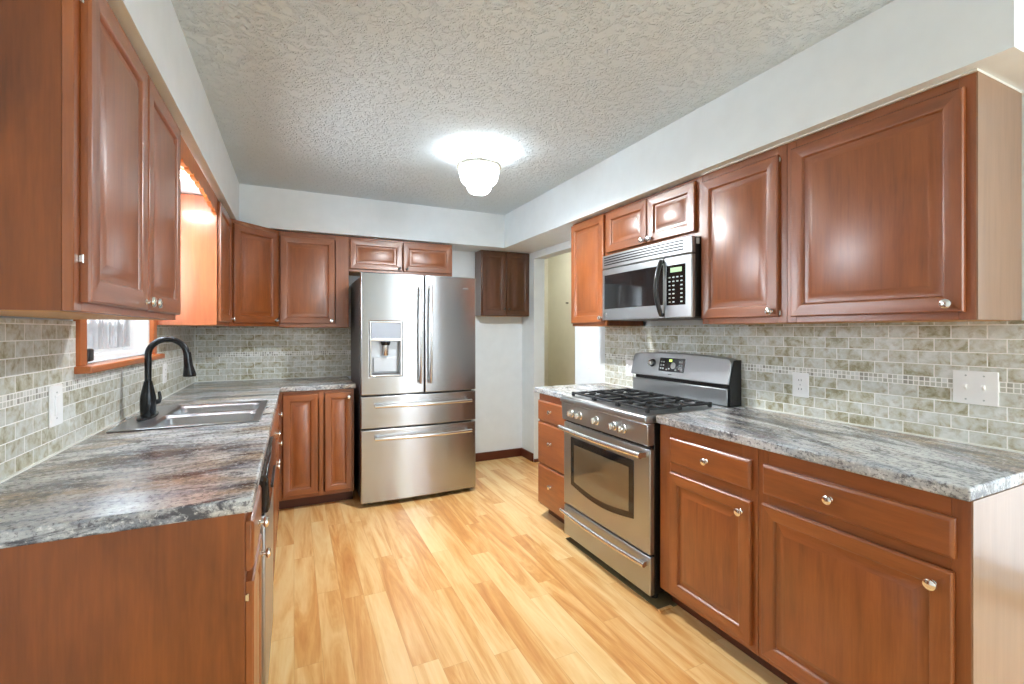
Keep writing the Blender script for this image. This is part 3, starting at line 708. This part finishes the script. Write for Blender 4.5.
MB().cells([fw - 0.115, fw - 0.07], [1.655, 1.668], set(), -0.0092, -0.003).build('badge', M['greycase'], right)
d1 = MB().cells(lin(0, fw, 14), [0.588, 0.828], set(), 0.0, 0.06).warp(bulge).build('freezer_drawer', M['steelz'], r, 0.007, seg=3)
d2 = MB().cells(lin(0, fw, 14), [0.035, 0.578], set(), 0.0, 0.06).warp(bulge).build('freezer_drawer', M['steelz'], r, 0.007, seg=3)
def vhandle(x, par, sg):
    zz = lin(0.915, 1.675, 14)
    b = MB().tube([(x, -0.045 - 0.022 * math.sin(PI * (z - 0.915) / 0.76) - 0.018, z) for z in zz], 0.0105, 14)
    for z in (0.94, 1.65): b.tube([(x, -0.012, z), (x, -0.064, z)], 0.009, 10)
    return b.build('handle', M['steelh'], par, smooth=True)
vhandle(seam - 0.040, left, -1); vhandle(seam + 0.040, right, 1)
def hhandle(z, par):
    xx = lin(0.095, 0.852, 18)
    b = MB().tube([(x, -0.05 - 0.03 * math.sin(PI * (x - 0.095) / 0.757), z) for x in xx], 0.0135, 16)
    for x in (0.12, 0.827): b.tube([(x, -0.004, z), (x, -0.053, z)], 0.010, 10)
    return b.build('handle', M['steelh'], par, smooth=True)
hhandle(0.757, d1); hhandle(0.515, d2)
# dispenser set into the left door
b = MB(); g = 0.012
fxs = [dx0 + 0.001, dx0 + g, dx1 - g, dx1 - 0.001]
dp = b.cells(fxs, [dz0 + 0.001, dz0 + 0.01, 1.243, 1.262, dz1 - g, dz1 - 0.001], {(1, 1), (1, 3)}, -0.006, 0.05).warp(bulge).build('dispenser', M['steelh'], left, 0.003)
MB().cells([dx0 + g, dx1 - g], [1.262, dz1 - g], set(), -0.014, 0.04).build('display', M['panelblue'], dp)
c = MB(); X0, X1, Z0, Z1 = dx0 + g, dx1 - g, dz0 + 0.01, 1.243
c.box(X0, X1, 0.045, 0.048, Z0, Z1); c.box(X0, X0 + 0.003, -0.005, 0.045, Z0, Z1); c.box(X1 - 0.003, X1, -0.005, 0.045, Z0, Z1); c.box(X0, X1, -0.005, 0.045, Z0, Z0 + 0.004); c.box(X0, X1, -0.005, 0.045, Z1 - 0.004, Z1)
c.build('cavity', M['cavity'], dp)
MB().box(X0 + 0.02, X1 - 0.02, 0.028, 0.0445, Z0 + 0.02, Z0 + 0.135).build('paddle', M['cavity'], dp, 0.004)
nz = MB().lathe([(0.030, 0.078), (0.036, 0.095), (0.036, 0.108)], ((X0 + X1) / 2, 0.010, Z1 - 0.112), 'z', 20).build('nozzle_cap', M['blackgl'], dp, smooth=True)
MB().lathe([(0.020, 0), (0.022, 0.004), (0.023, 0.078)], ((X0 + X1) / 2, 0.010, Z1 - 0.112), 'z', 20).build('nozzle', M['steelh'], dp, smooth=True)
MB().box(X0 + 0.01, X1 - 0.01, -0.010, 0.04, Z0 + 0.0042, Z0 + 0.012).build('drip_tray', M['greycase'], dp, 0.002)
for x in (0.02, fw - 0.10): MB().box(x, x + 0.08, 0.07, 0.13, 1.7355, 1.762).build('hinge_cover', M['greycase'], r, 0.004)
for x in (0.07, fw - 0.07):
    for y in (0.10, 0.68): MB().lathe([(0.02, 0), (0.02, 0.03)], (x, y, 0.0005), 'z', 16).build('foot', M['rubber'], r)

# ------------------------------------------------------------------ range
RW = 0.778
r = thing('gas_range', 'freestanding stainless gas range with black grates between the right base cabinets', 'range', (1.54, 2.486, 0), ROT['R'])
MB().box(0.002, RW - 0.002, 0.03, 0.618, 0.045, 0.872).build('body', M['black'], r, 0.003)
for x in (0.05, RW - 0.05):
    for y in (0.07, 0.56): MB().lathe([(0.02, 0), (0.02, 0.044)], (x, y, 0.0045), 'z', 14).build('foot', M['rubber'], r)
# cooktop with a rolled front lip
pf = [(0.53, 0.872), (0.53, 0.914), (0.02, 0.914), (-0.014, 0.912), (-0.026, 0.905), (-0.030, 0.893), (-0.028, 0.876), (-0.012, 0.872)]
ck = MB().prism(pf, 0, RW, 'x').build('cooktop', M['steelx'], r, 0.004)
# sloped control panel
MB().prism([(0.03, 0.765), (0.03, 0.8715), (-0.018, 0.8715), (-0.012, 0.765)], 0.0, RW, 'x').build('control_panel', M['steelx'], r, 0.004)
for x in (0.125, 0.212, 0.375, 0.530, 0.607):
    kb_ = MB().lathe([(0.025, 0), (0.025, 0.006), (0.019, 0.009), (0.0185, 0.028), (0.016, 0.032)], (x, -0.016, 0.818), 'y', 24); kb_.box(x - 0.004, x + 0.004, -0.056, -0.03, 0.801, 0.835)
    kb_.build('knob', M['nickel'], r, 0.001)
# oven door
dr = MB().box(0.0, RW, 0.0, 0.03, 0.238, 0.748, 6).build('oven_door', M['steelx'], r, 0.006, seg=3)
wx0, wx1, wzt = 0.085, 0.663, 0.668
wp = [(wx0, wzt), (wx0, 0.375)] + [(wx0 + (wx1 - wx0) * i / 16, 0.375 - 0.036 * math.sin(PI * i / 16)) for i in range(1, 16)] + [(wx1, 0.375), (wx1, wzt)]
wg = MB().prism(wp, -0.0025, 0.004, 'y').build('oven_window', M['blackgl'], dr, 0.001)
ins = [(wx0 + 0.036 + (p[0] - wx0) * (wx1 - wx0 - 0.072) / (wx1 - wx0), 0.400 + (p[1] - 0.375) * (0.225 / (wzt - 0.375))) for p in wp]
MB().prism(ins, -0.0032, 0.001, 'y').build('inner_glass', M['ovengl'], wg)
hb = MB()
hx = lin(0.03, RW - 0.012, 18)
hb.tube([(x, -0.047 - 0.016 * math.sin(PI * (x - 0.03) / (RW - 0.042)), 0.722) for x in hx], 0.0155, 16)
for x in (0.048, RW - 0.03): hb.box(x - 0.016, x + 0.016, -0.047, 0.002, 0.710, 0.734)
hb.build('handle', M['steelh'], dr, smooth=True)
vs = MB()
for i in range(6): vs.box(0.09 + i * 0.105, 0.17 + i * 0.105, 0.0, 0.004, 0.7515, 0.7615)
vs.box(0.01, RW - 0.01, 0.012, 0.03, 0.749, 0.7645)
vs.build('vent_slots', M['black'], r)
# storage drawer
sd = MB().box(0.0, RW, 0.002, 0.03, 0.042, 0.228, 6).build('storage_drawer', M['steelx'], r, 0.006, seg=3)
hb = MB(); hb.tube([(x, -0.026 - 0.016 * math.sin(PI * (x - 0.01) / (RW - 0.02)), 0.196) for x in lin(0.01, RW - 0.01, 18)], 0.0125, 14)
for x in (0.03, RW - 0.03): hb.box(x - 0.016, x + 0.016, -0.034, 0.004, 0.186, 0.208)
hb.build('handle', M['steelh'], sd, smooth=True)
# backguard
bg = MB().prism([(0.541, 0.9145), (0.541, 1.006), (0.626, 1.006), (0.626, 0.9145)], 0.012, RW - 0.012, 'x').build('backguard', M['steelx'], r, 0.003)
MB().prism([(0.560, 1.0062), (0.560, 1.03), (0.60, 1.03), (0.60, 1.0062)], 0.02, RW - 0.012, 'x').build('backguard_slot', M['black'], bg)
ty = lambda z: 0.532 + (z - 1.03) * 0.22
prof = [(0.0, 1.03), (0.0, 1.148), (0.018, 1.166)] + [(x, 1.168 + 0.014 * math.sin(PI * x / RW)) for x in lin(0.04, RW - 0.04, 16)] + [(RW - 0.018, 1.166), (RW, 1.148), (RW, 1.03)]
up = MB(); A = [up.bm.verts.new((x, ty(z), z)) for x, z in prof]; B = [up.bm.verts.new((x, 0.612, z)) for x, z in prof]
up._face(A); up._face(B[::-1])
for i in range(len(prof)): up._face([A[i], B[i], B[(i + 1) % len(prof)], A[(i + 1) % len(prof)]])
upo = up.build('control_housing', M['steelx'], r, 0.005, seg=3)
MB().prism([(0.54, 1.03), (0.575, 1.16), (0.63, 1.16), (0.63, 0.915), (0.55, 0.915)], RW + 0.0002, RW + 0.004, 'x').build('side_cap', M['black'], r)
tl = lambda x0, x1, z0, z1, off, th: [(x0, x1, z0, z1, off, th)]
def onguard(name, mat, x0, x1, z0, z1, off=0.003, par=upo, bev=0):
    b = MB().box(x0, x1, -off, 0.004, z0, z1); b.warp(lambda c: Vector((c.x, c.y + ty(c.z), c.z)))
    return b.build(name, mat, par, bev)
dsp = onguard('display_panel', M['blackgl'], 0.258, 0.463, 1.068, 1.150)
onguard('clock', M['lcd'], 0.338, 0.362, 1.128, 1.142, 0.0038, dsp)
ky = MB()
for gx, gz in [(0.275, 1.125), (0.295, 1.125), (0.275, 1.105), (0.295, 1.105), (0.275, 1.085), (0.295, 1.085), (0.425, 1.13), (0.443, 1.13), (0.425, 1.11), (0.443, 1.11), (0.425, 1.09), (0.443, 1.09), (0.325, 1.08), (0.345, 1.085), (0.40, 1.08)]:
    ky.box(gx - 0.006, gx + 0.006, -0.0038, -0.002, gz - 0.004, gz + 0.004)
ky.lathe([(0.020, 0.003), (0.020, 0.0038), (0.017, 0.0038)], (0.375, 0, 1.105), 'y', 20)
ky.warp(lambda c: Vector((c.x, c.y + ty(c.z), c.z))); ky.build('keypad', M['keys'], dsp)
kb_ = MB().lathe([(0.024, 0.0), (0.024, 0.005), (0.02, 0.008)], (0.195, 0, 1.113), 'y', 24); kb_.warp(lambda c: Vector((c.x, c.y + ty(c.z), c.z))); kn = kb_.build('dial_ring', M['black'], upo, smooth=True)
kb_ = MB().lathe([(0.017, 0.008), (0.0165, 0.028), (0.012, 0.032)], (0.195, 0, 1.113), 'y', 24); kb_.warp(lambda c: Vector((c.x, c.y + ty(c.z), c.z))); kb_.build('dial', M['nickel'], kn, smooth=True)
onguard('badge', M['greycase'], 0.342, 0.372, 1.048, 1.053, 0.001)
# burners and grates
for bx, by, br in [(0.172, 0.135, 0.036), (0.172, 0.35, 0.032), (0.392, 0.242, 0.042), (0.616, 0.135, 0.032), (0.616, 0.35, 0.036)]:
    MB().lathe([(br + 0.012, 0), (br + 0.012, 0.003), (br, 0.004), (br, 0.008), (br - 0.006, 0.010), (0.005, 0.0108)], (bx, by, 0.9142), 'z', 24).build('burner', M['black'], r, smooth=True)
def grate(x0, x1, cents):
    b = MB(); zt, th = 0.938, 0.012; y0, y1 = 0.03, 0.455
    def bar(xa, ya, xb, yb, wd=0.011):
        d = Vector((xb - xa, yb - ya)); 
        if abs(d.x) > abs(d.y): b.box(min(xa, xb), max(xa, xb), ya - wd / 2, ya + wd / 2, zt - th, zt)
        else: b.box(xa - wd / 2, xa + wd / 2, min(ya, yb), max(ya, yb), zt - th, zt)
    bar(x0, y0, x1, y0); bar(x0, y1, x1, y1); bar(x0, y0, x0, y1); bar(x1, y0, x1, y1); bar(x0, (y0 + y1) / 2, x1, (y0 + y1) / 2)
    for cx, cy in cents:
        bar(x0, cy, cx - 0.022, cy); bar(cx + 0.022, cy, x1, cy)
        lo, hi = (y0, (y0 + y1) / 2) if cy < 0.25 else ((y0 + y1) / 2, y1)
        if len(cents) == 1: lo, hi = y0, y1
        bar(cx, lo, cx, cy - 0.022); bar(cx, cy + 0.022, cx, hi)
        for dx in (-0.07, 0.07): bar(cx + dx, lo, cx + dx, cy - 0.045) if len(cents) > 1 else None; bar(cx + dx, cy + 0.045, cx + dx, hi) if len(cents) > 1 else None
    for x in (x0, x1):
        for y in (y0, (y0 + y1) / 2, y1): b.prism([(x - 0.009, y - 0.009), (x + 0.009, y - 0.009), (x + 0.009, y + 0.009), (x - 0.009, y + 0.009)], 0.9145, zt + 0.002, 'z')
    b.build('grate', M['iron'], r, 0.003)
grate(0.065, 0.280, [(0.172, 0.135), (0.172, 0.35)]); grate(0.290, 0.495, [(0.392, 0.242)]); grate(0.505, 0.728, [(0.616, 0.135), (0.616, 0.35)])

# ------------------------------------------------------------------ microwave
MWW = 0.741
r = thing('microwave', 'stainless over-the-range microwave with black curved handle under the short cabinet', 'microwave', (1.80, 2.436, 1.386), ROT['R'])
MH = 0.411
mb_ = lambda c: Vector((c.x, c.y - (0.014 * (1 - ((c.x - MWW / 2) / (MWW / 2)) ** 2) if c.y < 0.025 else 0), c.z))
MB().box(0.003, MWW - 0.001, 0.026, 0.371, 0.004, MH - 0.001).build('case', M['black'], r, 0.003)
vp = MB().cells(lin(0, MWW, 14), [0.326, MH], set(), 0.0, 0.025).warp(mb_).build('vent_panel', M['steelx'], r, 0.004)
lv = MB()
for z in (0.346, 0.361, 0.376, 0.391): lv.cells(lin(0.022, 0.690, 14), [z, z + 0.008], set(), -0.0006, 0.006)
lv.warp(mb_).build('louvers', M['black'], vp)
dr = MB().cells(lin(0, 0.556, 12), [0.0, 0.322], set(), 0.0, 0.025).warp(mb_).build('door', M['steelx'], r, 0.005)
MB().cells(lin(0.028, 0.552, 12), [0.070, 0.284], set(), -0.0016, 0.01).warp(mb_).build('door_glass', M['blackgl'], dr, 0.001)
cp = MB().cells(lin(0.560, MWW, 6), [0.0, 0.322], set(), 0.0, 0.025).warp(mb_).build('control_panel', M['steelx'], r, 0.005)
kp = MB().cells(lin(0.578, 0.702, 4), [0.066, 0.276], set(), -0.0016, 0.01).warp(mb_).build('keypad', M['blackgl'], cp, 0.001)
MB().cells(lin(0.605, 0.680, 3), [0.238, 0.262], set(), -0.0022, 0.0).warp(mb_).build('display', M['lcd2'], kp)
ky = MB()
for rr in range(7):
    for cc in range(4):
        if rr > 1 and cc == 2: continue
        z = 0.212 - rr * 0.0215; x = 0.600 + cc * 0.026
        ky.cells([x - 0.0065, x + 0.0065], [z - 0.0032, z + 0.0032], set(), -0.0022, 0.0)
ky.warp(mb_).build('keys', M['keys'], kp)
hb = MB(); zz = lin(0.015, 0.305, 16)
hb.tube([(0.548, -0.022 - 0.036 * math.sin(PI * (z - 0.015) / 0.29), z) for z in zz], [0.010] + [0.012] * 15 + [0.010], 14)
for z in (0.018, 0.302): hb.tube([(0.548, -0.006, z), (0.548, -0.026, z)], 0.011, 12)
hb.build('handle', M['black'], dr, smooth=True)
MB().lathe([(0.012, 0), (0.012, 0.002)], (0.045, -0.0035, 0.034), 'y', 24).build('badge', M['nickel'], dr)
MB().box(MWW - 0.001, MWW - 0.0002, 0.03, 0.052, 0.372, 0.402).build('sticker', M['keys'], r)
MB().box(0.02, MWW - 0.02, 0.04, 0.36, -0.003, 0.0045).build('underside', M['greycase'], r)

# ------------------------------------------------------------------ ceiling light
r = thing('ceiling_light', 'lit tiered glass bowl lamp with brass stem on the textured ceiling', 'lamp', (1.035, 2.66, ZC))
MB().lathe([(0.055, 0), (0.055, -0.008), (0.035, -0.02), (0.012, -0.026)], (0, 0, -0.0005), 'z', 28).build('canopy', M['brass'], r, smooth=True)
MB().tube([(0, 0, -0.02), (0, 0, -0.22)], 0.006, 12).build('stem', M['brass'], r, smooth=True)
b = MB(); prof = [(0.120, -0.0985), (0.122, -0.13), (0.112, -0.175), (0.094, -0.198), (0.074, -0.205), (0.072, -0.232), (0.055, -0.252), (0.02, -0.258)]
rings = []
for i, (rr, z) in enumerate(prof):
    rings.append([b.bm.verts.new((rr * (1 + (0.012 if q % 2 else -0.012)) * math.cos(2 * PI * q / 64), rr * (1 + (0.012 if q % 2 else -0.012)) * math.sin(2 * PI * q / 64), z)) for q in range(64)])
for A, B in zip(rings, rings[1:]):
    for q in range(64): b._face([A[q], A[(q + 1) % 64], B[(q + 1) % 64], B[q]])
b._face(rings[-1])
rm = MB()
A_, B_ = [], []
ring = [(0.133, -0.083), (0.134, -0.100), (0.119, -0.1015), (0.124, -0.085)]
RR = [[rm.bm.verts.new((rr * (1 + (0.014 if (q // 2) % 2 else -0.014)) * math.cos(2 * PI * q / 96), rr * (1 + (0.014 if (q // 2) % 2 else -0.014)) * math.sin(2 * PI * q / 96), z)) for q in range(96)] for rr, z in ring]
for i in range(4):
    A_, B_ = RR[i], RR[(i + 1) % 4]
    for q in range(96): rm._face([A_[q], A_[(q + 1) % 96], B_[(q + 1) % 96], B_[q]])
rm.build('ribbed_rim', M['frost'], r)
go = b.build('glass_bowl', M['lampglass'], r, smooth=True)
m = go.modifiers.new('thick', 'SOLIDIFY'); m.thickness = 0.003
point('ceiling_bulb', (1.035, 2.66, ZC - 0.172), 11, (0.94, 0.975, 1.0), 0.022)
area('ceiling_lamp_glow', (1.035, 2.66, ZC - 0.262), (0, 0, 0), 0.11, 0.11, 13.5, (0.94, 0.975, 1.0))

# ------------------------------------------------------------------ outlets and switches
def plate(name, label, cat, side, a, z, plane, w, h, kind, group=None):
    loc = {'R': (plane, a, z), 'L': (plane, a, z), 'F': (a, plane, z)}[side]
    r = thing(name, label, cat, loc, ROT[side], group)
    MB().box(-w / 2, w / 2, -0.006, -0.0003, -h / 2, h / 2).build('cover_plate', M['plastic'], r, 0.003)
    if kind == 'outlet':
        for s in (-1, 1):
            q = MB().lathe([(0.0165, 0), (0.0165, 0.0025)], (0, -0.005, s * 0.021), 'y', 20).build('receptacle', M['plastic'], r, smooth=True)
            MB().box(-0.007, -0.005, -0.0080, -0.0074, s * 0.021 - 0.003, s * 0.021 + 0.006).box(0.005, 0.007, -0.0080, -0.0074, s * 0.021 - 0.003, s * 0.021 + 0.006).build('slots', M['slotm'], q)
    elif kind == 'rocker':
        MB().box(-0.017, 0.017, -0.010, -0.005, -0.034, 0.034).build('rocker', M['plastic'], r, 0.002)
    else:
        for x in ([-0.024, 0.024] if kind == 'double' else [0]):
            t = MB().prism([(-0.0055, -0.010), (-0.0055, 0.012), (-0.019, 0.010), (-0.019, 0.003)], x - 0.004, x + 0.004, 'x').build('toggle', M['plastic'], r, 0.001)
    sc = MB()
    for x in ([-0.024, 0.024] if kind == 'double' else [0]):
        for z_ in ((0,) if kind == 'outlet' else (-0.042, 0.042)): sc.lathe([(0.003, 0), (0.003, 0.001)], (x, -0.0058, z_), 'y', 10)
    sc.build('screws', M['keys'], r)
gO = 'wall plates'
plate('wall_outlet', 'white outlet on the right backsplash below the cabinet beside the microwave', 'outlet', 'R', 1.384, 1.062, XR - 0.008, 0.078, 0.116, 'outlet', gO)
plate('light_switch', 'wide white double toggle switch on the right backsplash', 'switch', 'R', 0.766, 1.117, XR - 0.008, 0.122, 0.118, 'double', gO)
plate('wall_outlet', 'white outlet half hidden behind the left edge of the range backguard', 'outlet', 'R', 2.615, 1.052, XR - 0.008, 0.078, 0.116, 'outlet', gO)
plate('light_switch', 'small white switch on the bare wall beside the doorway', 'switch', 'R', 3.12, 1.067, XR, 0.072, 0.114, 'single', gO)
plate('light_switch', 'white rocker switch on the left backsplash, nearest the viewer', 'switch', 'L', 1.998, 1.074, XL + 0.008, 0.090, 0.134, 'rocker', gO)
plate('wall_outlet', 'white outlet on the left backsplash behind the faucet below the window', 'outlet', 'L', 3.40, 1.062, XL + 0.008, 0.078, 0.118, 'outlet', gO)
hk = MB().lathe([(0.012, 0), (0.012, 0.004), (0.006, 0.006), (0.006, 0.02), (0.011, 0.026), (0.008, 0.032)], (0, 0, 0), 'y', 16).build('wall_hook', M['bronze'], smooth=True)
hk.location = (XD - 0.0005, 5.22, 1.69); hk.rotation_euler = (0, 0, ROT['R'])
tag(hk, 'tiny dark hook on the beige hallway wall', 'hook')

# outdoors
struct(MB().box(-9, XL - 0.4, -8, 14, -0.4, -0.3).build('trim_lawn', M['grass']))
struct(MB().box(XD + 0.3, 12, -9, 6, -0.3, -0.2).build('trim_patio', M['concrete']))
struct(MB().box(-4.2, -4.0, -6, 14, -0.3, 4.2).build('wall_neighbour', M['siding']))
